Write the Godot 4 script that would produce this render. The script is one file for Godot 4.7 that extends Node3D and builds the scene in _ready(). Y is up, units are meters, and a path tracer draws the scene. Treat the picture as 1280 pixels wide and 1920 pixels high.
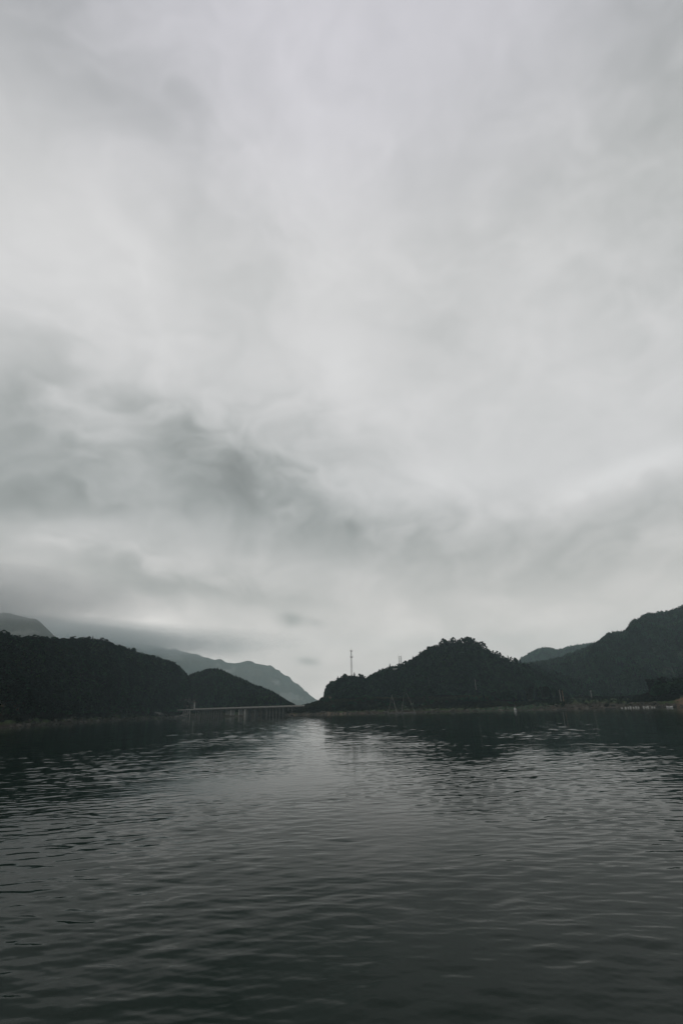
extends Node3D
# A reservoir under low cloud: ruffled dark water, wooded hills, a viaduct, a radio mast and a lift-net raft.

var rng := RandomNumberGenerator.new()
var taken := {}
var wood_noise := FastNoiseLite.new()
var fine_noise := FastNoiseLite.new()


# ---------------------------------------------------------------- naming
func numbered(called: String) -> String:
	var k: int = taken.get(called, 0)
	taken[called] = k + 1
	return called if k == 0 else "%s_%03d" % [called, k]


func tag(o: Node, label: String, category := "", group := "", kind := "") -> Node:
	o.set_meta("label", label)
	if category: o.set_meta("category", category)
	if group: o.set_meta("group", group)
	if kind: o.set_meta("kind", kind)
	return o


func thing(called: String, label: String, category: String, at := Vector3.ZERO, turn := 0.0, group := "") -> Node3D:
	var o := Node3D.new()
	o.name = numbered(called)
	add_child(o)
	o.position = at
	o.rotation.y = turn
	tag(o, label, category, group)
	return o


func obj(called: String, mesh: Mesh, mat: Material, parent: Node = null) -> MeshInstance3D:
	var m := MeshInstance3D.new()
	m.mesh = mesh
	m.material_override = mat
	if parent == null:
		m.name = numbered(called)
		add_child(m)
	else:
		m.name = called
		parent.add_child(m, true)
	return m


# ---------------------------------------------------------------- materials
func lin(r: float, g: float, b: float) -> Color:
	return Color(r, g, b).linear_to_srgb()


func plain(c: Color, rough := 0.9, metal := 0.0) -> StandardMaterial3D:
	var m := StandardMaterial3D.new()
	m.albedo_color = c
	m.roughness = rough
	m.metallic = metal
	m.metallic_specular = 0.3
	return m


func mottled(c: Color, spread: float, size: float, rough := 0.92) -> StandardMaterial3D:
	var m := plain(Color.WHITE, rough)
	var n := FastNoiseLite.new()
	n.seed = 5
	n.frequency = 0.02
	n.fractal_octaves = 5
	var ramp := Gradient.new()
	ramp.set_color(0, c.darkened(spread))
	ramp.set_color(1, c.lightened(spread * 0.7))
	var t := NoiseTexture2D.new()
	t.width = 256
	t.height = 256
	t.seamless = true
	t.noise = n
	t.color_ramp = ramp
	m.albedo_texture = t
	m.uv1_triplanar = true
	m.uv1_scale = Vector3.ONE / size
	return m


func painted(rough := 0.95) -> StandardMaterial3D:
	var m := plain(Color.WHITE, rough)
	m.vertex_color_use_as_albedo = true
	m.metallic_specular = 0.15
	return m


# ---------------------------------------------------------------- shapes
func box_into(st: SurfaceTool, size: Vector3, at: Vector3, turn := Basis.IDENTITY, bevel := 0.04) -> void:
	var h := size / 2.0
	var b: float = min(bevel, min(h.x, min(h.y, h.z)) * 0.4)
	# eight corners, each cut into three points
	var p := {}
	for sx in [-1, 1]:
		for sy in [-1, 1]:
			for sz in [-1, 1]:
				var c := Vector3(sx * h.x, sy * h.y, sz * h.z)
				p[[sx, sy, sz, 0]] = at + turn * (c - Vector3(0, sy * b, sz * b))
				p[[sx, sy, sz, 1]] = at + turn * (c - Vector3(sx * b, 0, sz * b))
				p[[sx, sy, sz, 2]] = at + turn * (c - Vector3(sx * b, sy * b, 0))
	var centre := at
	for axis in 3:
		var o1 := (axis + 1) % 3
		var o2 := (axis + 2) % 3
		for s in [-1, 1]:
			var q := []
			for w in [[-1, -1], [1, -1], [1, 1], [-1, 1]]:
				var k := [0, 0, 0, axis]
				k[axis] = s
				k[o1] = w[0]
				k[o2] = w[1]
				q.append(p[k])
			face(st, q, centre)
		# edges along this axis
		for s1 in [-1, 1]:
			for s2 in [-1, 1]:
				var q := []
				for w in [[-1, o1], [1, o1], [1, o2], [-1, o2]]:
					var k := [0, 0, 0, w[1]]
					k[axis] = w[0]
					k[o1] = s1
					k[o2] = s2
					q.append(p[k])
				face(st, q, centre)
	for sx in [-1, 1]:
		for sy in [-1, 1]:
			for sz in [-1, 1]:
				face(st, [p[[sx, sy, sz, 0]], p[[sx, sy, sz, 1]], p[[sx, sy, sz, 2]]], centre)


func face(st: SurfaceTool, q: Array, centre: Vector3) -> void:
	var n: Vector3 = (q[2] - q[0]).cross(q[1] - q[0])
	if n.dot(q[0] + q[1] + q[2] - centre * 3.0) < 0.0:
		q.reverse()
		n = -n
	n = n.normalized()
	for i in range(1, q.size() - 1):
		for v in [q[0], q[i], q[i + 1]]:
			st.set_normal(n)
			st.add_vertex(v)


func box(size: Vector3, at: Vector3, turn := Basis.IDENTITY, bevel := 0.04) -> ArrayMesh:
	var st := SurfaceTool.new()
	st.begin(Mesh.PRIMITIVE_TRIANGLES)
	box_into(st, size, at, turn, bevel)
	return st.commit()


func bar_into(st: SurfaceTool, a: Vector3, b: Vector3, r0: float, r1: float, sides := 6) -> void:
	var d := (b - a).normalized()
	var x := d.cross(Vector3.UP if absf(d.y) < 0.9 else Vector3.RIGHT).normalized()
	var y := d.cross(x)
	for i in sides:
		var t0 := TAU * i / sides
		var t1 := TAU * (i + 1) / sides
		var n0 := x * cos(t0) + y * sin(t0)
		var n1 := x * cos(t1) + y * sin(t1)
		var q := [[a + n0 * r0, n0], [b + n0 * r1, n0], [b + n1 * r1, n1], [a + n1 * r0, n1]]
		for k in [0, 1, 2, 0, 2, 3]:
			st.set_normal(q[k][1])
			st.add_vertex(q[k][0])
		for e in [[a, r0, -d], [b, r1, d]]:
			for v in [e[0], e[0] + n0 * e[1], e[0] + n1 * e[1]]:
				st.set_normal(e[2])
				st.add_vertex(v)


func bar(a: Vector3, b: Vector3, r0: float, r1 := -1.0, sides := 6) -> ArrayMesh:
	var st := SurfaceTool.new()
	st.begin(Mesh.PRIMITIVE_TRIANGLES)
	bar_into(st, a, b, r0, r0 if r1 < 0.0 else r1, sides)
	return st.commit()


func boulder(size: Vector3, seed_: int, rough := 0.35) -> ArrayMesh:
	var n := FastNoiseLite.new()
	n.seed = seed_
	n.frequency = 0.9
	n.fractal_octaves = 4
	var st := SurfaceTool.new()
	st.begin(Mesh.PRIMITIVE_TRIANGLES)
	var nu := 22
	var nv := 12
	var at := func(i: int, j: int) -> Vector3:
		var a := TAU * (i % nu) / nu
		var e := -PI / 2 + PI * j / nv
		var d := Vector3(cos(e) * cos(a), sin(e), cos(e) * sin(a))
		return d * (1.0 + rough * 2.0 * n.get_noise_3dv(d * 1.3)) * size
	for i in nu:
		for j in nv:
			face(st, [at.call(i, j), at.call(i + 1, j), at.call(i + 1, j + 1)], Vector3.ZERO)
			face(st, [at.call(i, j), at.call(i + 1, j + 1), at.call(i, j + 1)], Vector3.ZERO)
	return st.commit()


# ---------------------------------------------------------------- hills: a shore line and a crest line, lofted
func hill_of(shore: Array, crest: Array) -> Dictionary:
	var n := FastNoiseLite.new()
	n.seed = 20 + int(crest[0].x)
	n.frequency = 1.0
	n.fractal_octaves = 4
	return {"shore": shore, "crest": crest, "bank": 3.0, "vb": 0.07, "round": 0.5, "gully": 0.12, "gully_size": 70.0, "noise": n, "back": 0.7, "rough": 0.0, "terraces": 0.0, "inlets": 0.0}


func along(line: Array, u: float) -> Vector3:
	var t := clampf(u, 0.0, 1.0) * (line.size() - 1)
	var i := mini(int(t), line.size() - 2)
	var a: Vector3 = line[i]
	return a.cubic_interpolate(line[i + 1], line[maxi(i - 1, 0)], line[mini(i + 2, line.size() - 1)], t - i)


func spot(h: Dictionary, u: float, v: float) -> Vector3:
	var s := along(h.shore, u)
	var c := along(h.crest, u)
	if v < 0.6 and h.inlets > 0.0:
		s += Vector3(c.x - s.x, 0, c.z - s.z).normalized() * (h.noise.get_noise_2d(s.x / 22.0, s.z / 22.0) * h.inlets * (1.0 - maxf(v, 0.0) / 0.6))
	var p := s.lerp(c, v)
	if v < 0.0:
		p.y = v * 30.0
		return p
	if v > 1.0:
		var w: float = (v - 1.0) / h.back
		p.y = c.y * (1.0 - w * w) - w * 2.0
		return p
	var bank: float = minf(h.bank, c.y * 0.6)
	var vb: float = h.vb
	if v < vb:
		var w := v / vb
		p.y = bank * (w * 0.6 + 0.4 * w * w)
		if h.terraces > 0.0:
			p.y = lerpf(p.y, bank * (floorf(w * 4.0) + smoothstep(0.6, 1.0, fposmod(w * 4.0, 1.0))) / 4.0, h.terraces)
		p.y += h.noise.get_noise_2d(p.x / 6.0, p.z / 6.0) * 0.5 * w
		return p
	var t := (v - vb) / (1.0 - vb)
	var rise: float = lerpf(t, sin(t * PI / 2.0), h.round)
	p.y = bank + (c.y - bank) * rise
	var g: float = h.gully_size
	p.y += c.y * h.gully * sin(pow(t, 0.62) * PI) * (1.0 - 0.6 * t) * (h.noise.get_noise_2d(p.x / g, p.z / (g * 2.2)))
	if h.rough > 0.0:
		p.y += h.rough * h.noise.get_noise_2d(p.x / (g * 0.25), p.z / (g * 0.25)) * smoothstep(0.0, 0.1, t)
	return p


func hill_mesh(h: Dictionary, nu: int, nv: int, paint: Callable) -> ArrayMesh:
	var st := SurfaceTool.new()
	st.begin(Mesh.PRIMITIVE_TRIANGLES)
	var top: float = 1.0 + h.back
	for i in nu + 1:
		var u := float(i) / nu
		for j in nv + 1:
			var w := float(j) / nv
			var v := -0.06 + (top + 0.06) * pow(w, 1.5)
			var p := spot(h, u, v)
			st.set_color(paint.call(p, u, v))
			st.add_vertex(p)
	for i in nu:
		for j in nv:
			var a := i * (nv + 1) + j
			var b := a + nv + 1
			for k in [a, a + 1, b + 1, a, b + 1, b]:
				st.add_index(k)
	st.generate_normals()
	return st.commit()


# ---------------------------------------------------------------- trees
func leaf(st: SurfaceTool, at: Vector3, s: float, c: Color, flat := 0.0) -> void:
	var d := Vector3(rng.randf_range(-1, 1), rng.randf_range(-1, 1) + flat * 3.0, rng.randf_range(-1, 1)).normalized()
	var x := d.cross(Vector3(rng.randf_range(-1, 1), rng.randf_range(-1, 1), rng.randf_range(-1, 1))).normalized()
	var y := d.cross(x)
	var a := s * rng.randf_range(0.7, 1.25)
	var b := s * rng.randf_range(0.45, 0.9)
	var q := [at - x * a, at - y * b * 0.8 + x * a * 0.1, at + x * a * 0.9, at + y * b]
	if d.y < 0.0:
		q.reverse()
		d = -d
	for k in [0, 1, 2, 0, 2, 3]:
		st.set_normal(d)
		st.set_color(c)
		st.add_vertex(q[k])


func tint(base: Color, spread := 0.3) -> Color:
	var k := 1.0 + rng.randf_range(-spread, spread)
	return Color(base.r * k * rng.randf_range(0.92, 1.08), base.g * k, base.b * k * rng.randf_range(0.9, 1.1))


func cluster(st: SurfaceTool, at: Vector3, r: Vector3, n: int, s: float, c: Color, flat := 0.0) -> void:
	for i in n:
		var d := Vector3(rng.randfn(), rng.randfn(), rng.randfn()).normalized() * pow(rng.randf(), 0.4)
		leaf(st, at + d * r, s, tint(c), flat)


# unit trees are about 1 m tall and are scaled up where they stand
func crown_into(st: SurfaceTool, kind: String, dense := 1.0) -> void:
	match kind:
		"pine":   # bare lower stem, flat ragged plates of needles
			var c := Color(0.020, 0.060, 0.034)
			for i in 8:
				var y := 0.42 + 0.5 * i / 7.0
				var a := rng.randf() * TAU
				var out := 0.2 * (1.1 - pow(absf(i / 7.0 - 0.35), 1.3))
				cluster(st, Vector3(cos(a) * out, y, sin(a) * out), Vector3(0.2, 0.06, 0.2) * (1.15 - 0.5 * i / 7.0), int(9 * dense), 0.1, c, 0.4)
			cluster(st, Vector3(0, 0.94, 0), Vector3(0.08, 0.07, 0.08), int(6 * dense), 0.08, c)
		"fir":    # narrow cone
			var c := Color(0.013, 0.040, 0.033)
			for i in 8:
				var f := i / 7.0
				cluster(st, Vector3(0, 0.2 + 0.72 * f, 0), Vector3(0.22 * (1.05 - f), 0.06, 0.22 * (1.05 - f)), int(9 * dense), 0.09 * (1.2 - 0.6 * f), c, 0.3)
		"broadleaf":
			var c := Color(0.044, 0.138, 0.056)
			for i in 6:
				var a := rng.randf() * TAU
				cluster(st, Vector3(cos(a) * 0.2, rng.randf_range(0.4, 0.74), sin(a) * 0.2), Vector3(0.2, 0.17, 0.2), int(13 * dense), 0.1, c)
			cluster(st, Vector3(0, 0.8, 0), Vector3(0.2, 0.16, 0.2), int(12 * dense), 0.1, c)
		"bamboo":
			var c := Color(0.036, 0.058, 0.026)
			for i in 7:
				var a := rng.randf() * TAU
				var lean := Vector3(cos(a), 0, sin(a)) * rng.randf_range(0.04, 0.2)
				for k in 4:
					var f := 0.35 + 0.6 * k / 3.0
					cluster(st, lean * (0.5 + f * f) + Vector3(0, f * rng.randf_range(0.85, 1.05), 0), Vector3(0.07, 0.1, 0.07), int(4 * dense), 0.09, c)
		"shrub":
			var c := Color(0.034, 0.046, 0.024)
			for i in 4:
				var a := rng.randf() * TAU
				cluster(st, Vector3(cos(a) * 0.35, 0.4, sin(a) * 0.35), Vector3(0.35, 0.42, 0.35), int(9 * dense), 0.2, c)


func trunk_into(st: SurfaceTool, kind: String, c: Color) -> void:
	st.set_color(c)
	if kind == "shrub":
		for i in 3:
			var a := TAU * i / 3.0
			bar_into(st, Vector3(0, -0.1, 0), Vector3(cos(a) * 0.3, 0.45, sin(a) * 0.3), 0.03, 0.012, 4)
	elif kind == "bamboo":
		for i in 4:
			var a := TAU * i / 4.0
			bar_into(st, Vector3(cos(a) * 0.04, -0.1, sin(a) * 0.04), Vector3(cos(a) * 0.14, 0.8, sin(a) * 0.14), 0.012, 0.006, 4)
	else:
		var bend := Vector3(rng.randf_range(-0.03, 0.03), 0.5, rng.randf_range(-0.03, 0.03))
		bar_into(st, Vector3(0, -0.12, 0), bend, 0.026, 0.018, 5)
		bar_into(st, bend, Vector3(0, 0.92, 0), 0.018, 0.006, 5)
		for i in 4:
			var a := TAU * i / 4.0 + rng.randf()
			var y := 0.4 + 0.11 * i
			bar_into(st, Vector3(bend.x, y, bend.z), Vector3(cos(a) * 0.2, y + 0.1, sin(a) * 0.2), 0.009, 0.004, 4)


var bark := Color(0.06, 0.05, 0.042)


func unit_tree(kind: String, dense := 1.0) -> ArrayMesh:
	var st := SurfaceTool.new()
	st.begin(Mesh.PRIMITIVE_TRIANGLES)
	crown_into(st, kind, dense)
	trunk_into(st, kind, bark)
	return st.commit()


var tree_meshes := {}
var leaf_mat: StandardMaterial3D


# a wood that reads as one mass
func wood(called: String, label: String, h: Dictionary, kind: String, count: int, size: Vector2, bounds: Vector4, keep: Callable, shade := Color.WHITE) -> void:
	var where: Array[Transform3D] = []
	var tints := PackedColorArray()
	for i in count:
		var u := rng.randf_range(bounds.x, bounds.y)
		var v := rng.randf_range(bounds.z, bounds.w)
		var p := spot(h, u, v)
		if p.y < 0.8:
			continue
		var k: float = keep.call(p, u, v)
		if rng.randf() > k:
			continue
		var s := lerpf(size.x, size.y, pow(rng.randf(), 1.8)) * (0.6 + 0.4 * minf(1.0, k))
		var b := Basis(Vector3.UP, rng.randf() * TAU).scaled(Vector3(s * rng.randf_range(0.85, 1.25), s, s * rng.randf_range(0.85, 1.25)))
		where.append(Transform3D(b, p))
		var f := maxf(0.35, 1.0 + 1.3 * wood_noise.get_noise_2d(p.x * 1.3, p.z * 1.3 + p.y * 2.0) + rng.randf_range(-0.3, 0.3))
		var w := 1.0 + 0.35 * fine_noise.get_noise_2d(p.x * 0.6 + 300.0, p.z * 0.6)
		tints.append(Color(f * w, f, f * (2.0 - w)) * shade)
	var mm := MultiMesh.new()
	mm.transform_format = MultiMesh.TRANSFORM_3D
	mm.use_colors = true
	mm.mesh = tree_meshes[kind]
	mm.instance_count = where.size()
	for i in where.size():
		mm.set_instance_transform(i, where[i])
		mm.set_instance_color(i, tints[i])
	var o := MultiMeshInstance3D.new()
	o.multimesh = mm
	o.material_override = leaf_mat
	o.name = numbered(called)
	add_child(o)
	tag(o, label, "", "", "stuff")


# one tree that can be told apart: trunk and crown
var lone := {}


func tree(kind: String, at: Vector3, tall: float, label: String, group: String) -> Node3D:
	var t: Node3D
	var which := kind + str(rng.randi() % 3)
	var called: String = {"pine": "pine_tree", "fir": "fir_tree", "broadleaf": "leafy_tree", "bamboo": "bamboo_clump", "shrub": "shrub"}[kind]
	var cat: String = {"pine": "tree", "fir": "tree", "broadleaf": "tree", "bamboo": "bamboo", "shrub": "shrub"}[kind]
	if lone.has(which):
		t = lone[which].duplicate()
		t.name = numbered(called)
		add_child(t)
	else:
		t = Node3D.new()
		t.name = numbered(called)
		add_child(t)
		var a := SurfaceTool.new()
		a.begin(Mesh.PRIMITIVE_TRIANGLES)
		crown_into(a, kind, 2.6)
		var b := SurfaceTool.new()
		b.begin(Mesh.PRIMITIVE_TRIANGLES)
		trunk_into(b, kind, bark)
		obj("crown", a.commit(), leaf_mat, t)
		obj("trunk", b.commit(), leaf_mat, t)
		lone[which] = t
	t.transform = Transform3D(Basis(Vector3.UP, rng.randf() * TAU).scaled(Vector3(tall * rng.randf_range(0.9, 1.15), tall, tall)), at)
	tag(t, label, cat, group)
	return t


# ---------------------------------------------------------------- sky: one overcast deck with thicker and thinner cloud
func overcast(width: int, height: int) -> ImageTexture:
	# azimuth, elevation, half width, half height (degrees), lean, how much light the cloud takes
	var clouds := [
		[-21.0, 26.5, 7.0, 4.6, 8.0, 0.48], [-13.5, 25.0, 8.0, 4.2, 10.0, 0.46], [-6.0, 21.5, 9.0, 3.6, 12.0, 0.40], [-31.0, 23.5, 10.0, 4.4, 0.0, 0.22], [12.0, 12.5, 32.0, 2.6, 0.0, 0.10], [-37.0, 28.0, 6.0, 4.2, -6.0, 0.34], [-31.0, 26.5, 6.0, 4.0, 0.0, 0.20], [-36.0, 20.5, 10.0, 3.2, 4.0, 0.34],
		[-24.0, 20.0, 13.0, 3.0, 5.0, 0.28], [1.0, 19.0, 9.0, 2.6, 8.0, 0.20], [4.0, 16.5, 12.0, 3.0, 4.0, 0.22], [26.0, 16.0, 15.0, 3.4, -6.0, 0.28], [-22.0, 13.4, 11.0, 2.2, 5.0, 0.34], [-34.0, 15.0, 8.0, 2.0, 0.0, 0.14],
		[-12.0, 11.5, 9.0, 1.6, 6.0, 0.16], [-5.6, 9.4, 1.6, 0.65, 8.0, 0.40], [-2.6, 9.0, 1.1, 0.4, 12.0, 0.14], [-4.0, 5.2, 1.0, 0.36, 8.0, 0.36], [-11.8, 6.3, 1.6, 1.3, 10.0, 0.13],
		[-4.0, 29.0, 9.0, 3.0, 20.0, 0.12], [13.0, 39.0, 9.0, 7.0, -26.0, 0.07], [30.0, 46.0, 13.0, 8.0, -30.0, 0.10], [-12.0, 47.0, 11.0, 8.0, 28.0, 0.06], [40.0, 37.0, 8.0, 10.0, 0.0, 0.10],
		[-55.0, 61.0, 22.0, 8.0, 0.0, 0.34], [60.0, 55.0, 20.0, 15.0, 0.0, 0.52], [-30.0, 56.0, 12.0, 4.0, 20.0, 0.10], [-38.0, 34.0, 9.0, 3.4, -6.0, 0.08],
		[-2.0, 38.0, 8.0, 6.0, 10.0, -0.13], [13.0, 24.0, 11.0, 2.6, -10.0, -0.09], [31.0, 21.5, 9.0, 1.8, -14.0, -0.14], [-28.0, 44.0, 4.0, 3.0, 20.0, -0.05], [-31.0, 17.0, 6.0, 1.4, 4.0, -0.10], [-38.0, 44.0, 8.0, 6.0, 0.0, -0.04],
		[-36.0, 9.6, 13.0, 2.4, 4.0, -0.30], [-22.0, 7.6, 8.0, 1.8, 8.0, -0.12],
		[95.0, 30.0, 30.0, 8.0, 0.0, 0.3], [-100.0, 28.0, 34.0, 8.0, 0.0, 0.34], [150.0, 24.0, 30.0, 6.0, 0.0, 0.36], [-160.0, 34.0, 28.0, 8.0, 0.0, 0.3], [120.0, 12.0, 40.0, 3.0, 0.0, 0.3], [-130.0, 13.0, 40.0, 3.0, 0.0, 0.3],
	]
	var soft := FastNoiseLite.new()
	soft.seed = 11
	soft.frequency = 1.0
	soft.fractal_octaves = 5
	soft.fractal_gain = 0.52
	var bend := FastNoiseLite.new()
	bend.seed = 4
	bend.frequency = 1.0
	bend.fractal_octaves = 4
	var data := PackedFloat32Array()
	data.resize(width * height * 4)
	data.fill(0.12)
	var half := height / 2
	for j in half:
		var el := 90.0 - (j + 0.5) * 180.0 / height
		var y := sin(deg_to_rad(el))
		var ce := cos(deg_to_rad(el))
		var shallow := smoothstep(0.0, 22.0, el)
		# the deck itself, seen edge on near the horizon
		var base := lerpf(0.90, 0.70, smoothstep(2.0, 20.0, el)) - 0.04 * smoothstep(40.0, 66.0, el)
		var warm := 1.0 - smoothstep(3.0, 24.0, el)
		var cold := smoothstep(44.0, 66.0, el)
		var near := []
		for c in clouds:
			if absf(el - c[1]) < 4.2 + c[3] * (2.6 + 2.6 * absf(c[4]) / 30.0):
				near.append(c)
		for i in width:
			var az := (i + 0.5) * 360.0 / width
			if az > 180.0:
				az -= 360.0
			var a := deg_to_rad(az)
			var d := Vector3(sin(a) * ce, y, -cos(a) * ce)
			var k := 1.0 / (y + 0.30)
			# lumps as they look from below, longer along the wind, and a ragged fine layer
			var b1 := bend.get_noise_3d(d.x * 2.6, d.y * 4.2, d.z * 2.6)
			var b2 := bend.get_noise_3d(d.x * 2.6 + 7.0, d.y * 4.2, d.z * 2.6)
			var n := soft.get_noise_2d(d.x * k * 2.1 + b1 * 0.45, d.z * k * 1.5 + b2 * 0.45)
			n = lerpf(n, soft.get_noise_3d(d.x * 2.2 + b1 * 0.35, d.y * 2.2 + b2 * 0.35, d.z * 2.2 - b1 * 0.35), smoothstep(14.0, 40.0, el))
			var fine := soft.get_noise_3d(d.x * 7.0 + b2 * 1.5, d.y * 11.0 + b1 * 1.5, d.z * 7.0)
			var take := -n * 0.14 - fine * 0.06 + 0.02
			var wa := az + b1 * 4.5 / maxf(0.4, ce) + fine * 1.8
			var we := el + b2 * (0.6 + 2.0 * shallow) + fine * 1.2
			if el > 2.0 or absf(az) < 50.0:
				var small := el < 11.0
				for c in near:
					var dx: float = (wa - c[0] if c[2] > 2.0 else az + b1 * 1.2 - c[0]) / c[2]
					if dx > 180.0 / c[2]: dx -= 360.0 / c[2]
					if absf(dx) > 2.6: continue
					var dy: float = (we - c[1] if c[2] > 2.0 else el + b2 * 0.5 - c[1]) / c[3] + dx * c[4] / 30.0
					var r := dx * dx + dy * dy
					if r < 6.5:
						take += c[5] * exp(-r) * (1.0 - 0.4 * fine - 0.3 * n)
			var l := base * exp(-take)
			# thin cloud is white, thick cloud a touch green-blue, the horizon cream
			var thick := clampf(take * 1.6, 0.0, 1.0)
			var at := (j * width + i) * 4
			data[at] = l * (1.0 - 0.035 * thick + 0.045 * warm - 0.008 * cold)
			data[at + 1] = l * (0.992 + 0.008 * thick * (1.0 - cold) + -0.018 * warm - 0.018 * cold)
			data[at + 2] = l * (0.995 - 0.005 * thick - 0.07 * warm + 0.045 * cold)
			data[at + 3] = 1.0
	for at in range(half * width * 4 + 3, width * height * 4, 4):
		data[at] = 1.0
	return ImageTexture.create_from_image(Image.create_from_data(width, height, false, Image.FORMAT_RGBAF, data.to_byte_array()))


# ---------------------------------------------------------------- water: wind ripples as geometry, finest near the boat
func lake() -> ArrayMesh:
	var waves := []
	for i in 28:
		var f := i / 27.0
		var length := 0.12 * pow(7.0, f)
		var dir := rng.randfn() * 0.40 - 0.1
		if i % 6 == 0:
			dir += 0.55
		var k := TAU / length
		var slope := 0.0098 * (1.0 if length > 0.4 else 0.8) * (1.0 if length < 1.2 else 0.7)
		waves.append([k * sin(dir), k * cos(dir), slope / k, rng.randf() * TAU, length])
	for length in [1.5, 1.7, 1.95, 2.2, 2.5, 2.9, 3.4, 4.1]:
		var dir := rng.randfn() * 0.75
		var k: float = TAU / length
		waves.append([k * sin(dir), k * cos(dir), 0.0050 / k, rng.randf() * TAU, length])
	var gust := FastNoiseLite.new()
	gust.seed = 3
	gust.frequency = 1.0
	gust.fractal_octaves = 3
	var place := PackedVector3Array()
	var normal := PackedVector3Array()
	var index := PackedInt32Array()
	# front: a fine fan; behind and beside: a coarse one
	for part in [[-0.98, 0.98, 720, 1260, 2.2], [0.98, TAU - 0.98, 120, 90, 2.2]]:
		var cols: int = part[2]
		var rows: int = part[3]
		var first := place.size()
		var r0: float = part[4]
		for j in rows + 1:
			var r := r0 * pow(720.0 / r0, float(j) / rows)
			var dr := r * (pow(720.0 / r0, 1.0 / rows) - 1.0)
			var cell: float = maxf(dr, r * (part[1] - part[0]) / cols * 0.6)
			var use := []
			for w in waves:
				var keep := smoothstep(1.7, 3.2, w[4] / cell)
				if keep > 0.02:
					use.append([w[0], w[1], w[2] * keep * (1.0 + (0.6 if w[4] > 0.8 else 0.3) * smoothstep(25.0, 90.0, r)), w[3]])
			for i in cols + 1:
				var a: float = lerpf(part[0], part[1], float(i) / cols)
				var x := r * sin(a)
				var z := -r * cos(a)
				var g := gust.get_noise_2d(x / 16.0, z / 22.0)
				var p1 := 2.6 * gust.get_noise_2d(x / 3.5 + 50.0, z / 3.5)
				var amp := clampf(0.95 + lerpf(1.5, 0.5, smoothstep(30.0, 120.0, r)) * g, 0.25, 1.8)
				var y := 0.0
				var sx := 0.0
				var sz := 0.0
				for w in use:
					var ph: float = w[0] * x + w[1] * z + w[3] + p1
					var s := sin(ph)
					var c: float = cos(ph) * w[2]
					y += w[2] * s
					sx += c * w[0]
					sz += c * w[1]
				place.append(Vector3(x, y * amp, z))
				normal.append(Vector3(-sx * amp, 1.0, -sz * amp).normalized())
		for j in rows:
			for i in cols:
				var a := first + j * (cols + 1) + i
				var b := a + cols + 1
				index.append_array([a, b, b + 1, a, b + 1, a + 1])
	# the disc under the boat
	var hub := place.size()
	place.append(Vector3.ZERO)
	normal.append(Vector3.UP)
	for i in 49:
		var a := TAU * i / 48.0
		place.append(Vector3(2.25 * sin(a), -0.01, -2.25 * cos(a)))
		normal.append(Vector3.UP)
		if i:
			index.append_array([hub, hub + i, hub + i + 1])
	var arrays := []
	arrays.resize(Mesh.ARRAY_MAX)
	arrays[Mesh.ARRAY_VERTEX] = place
	arrays[Mesh.ARRAY_NORMAL] = normal
	arrays[Mesh.ARRAY_INDEX] = index
	var m := ArrayMesh.new()
	m.add_surface_from_arrays(Mesh.PRIMITIVE_TRIANGLES, arrays)
	return m


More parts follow.
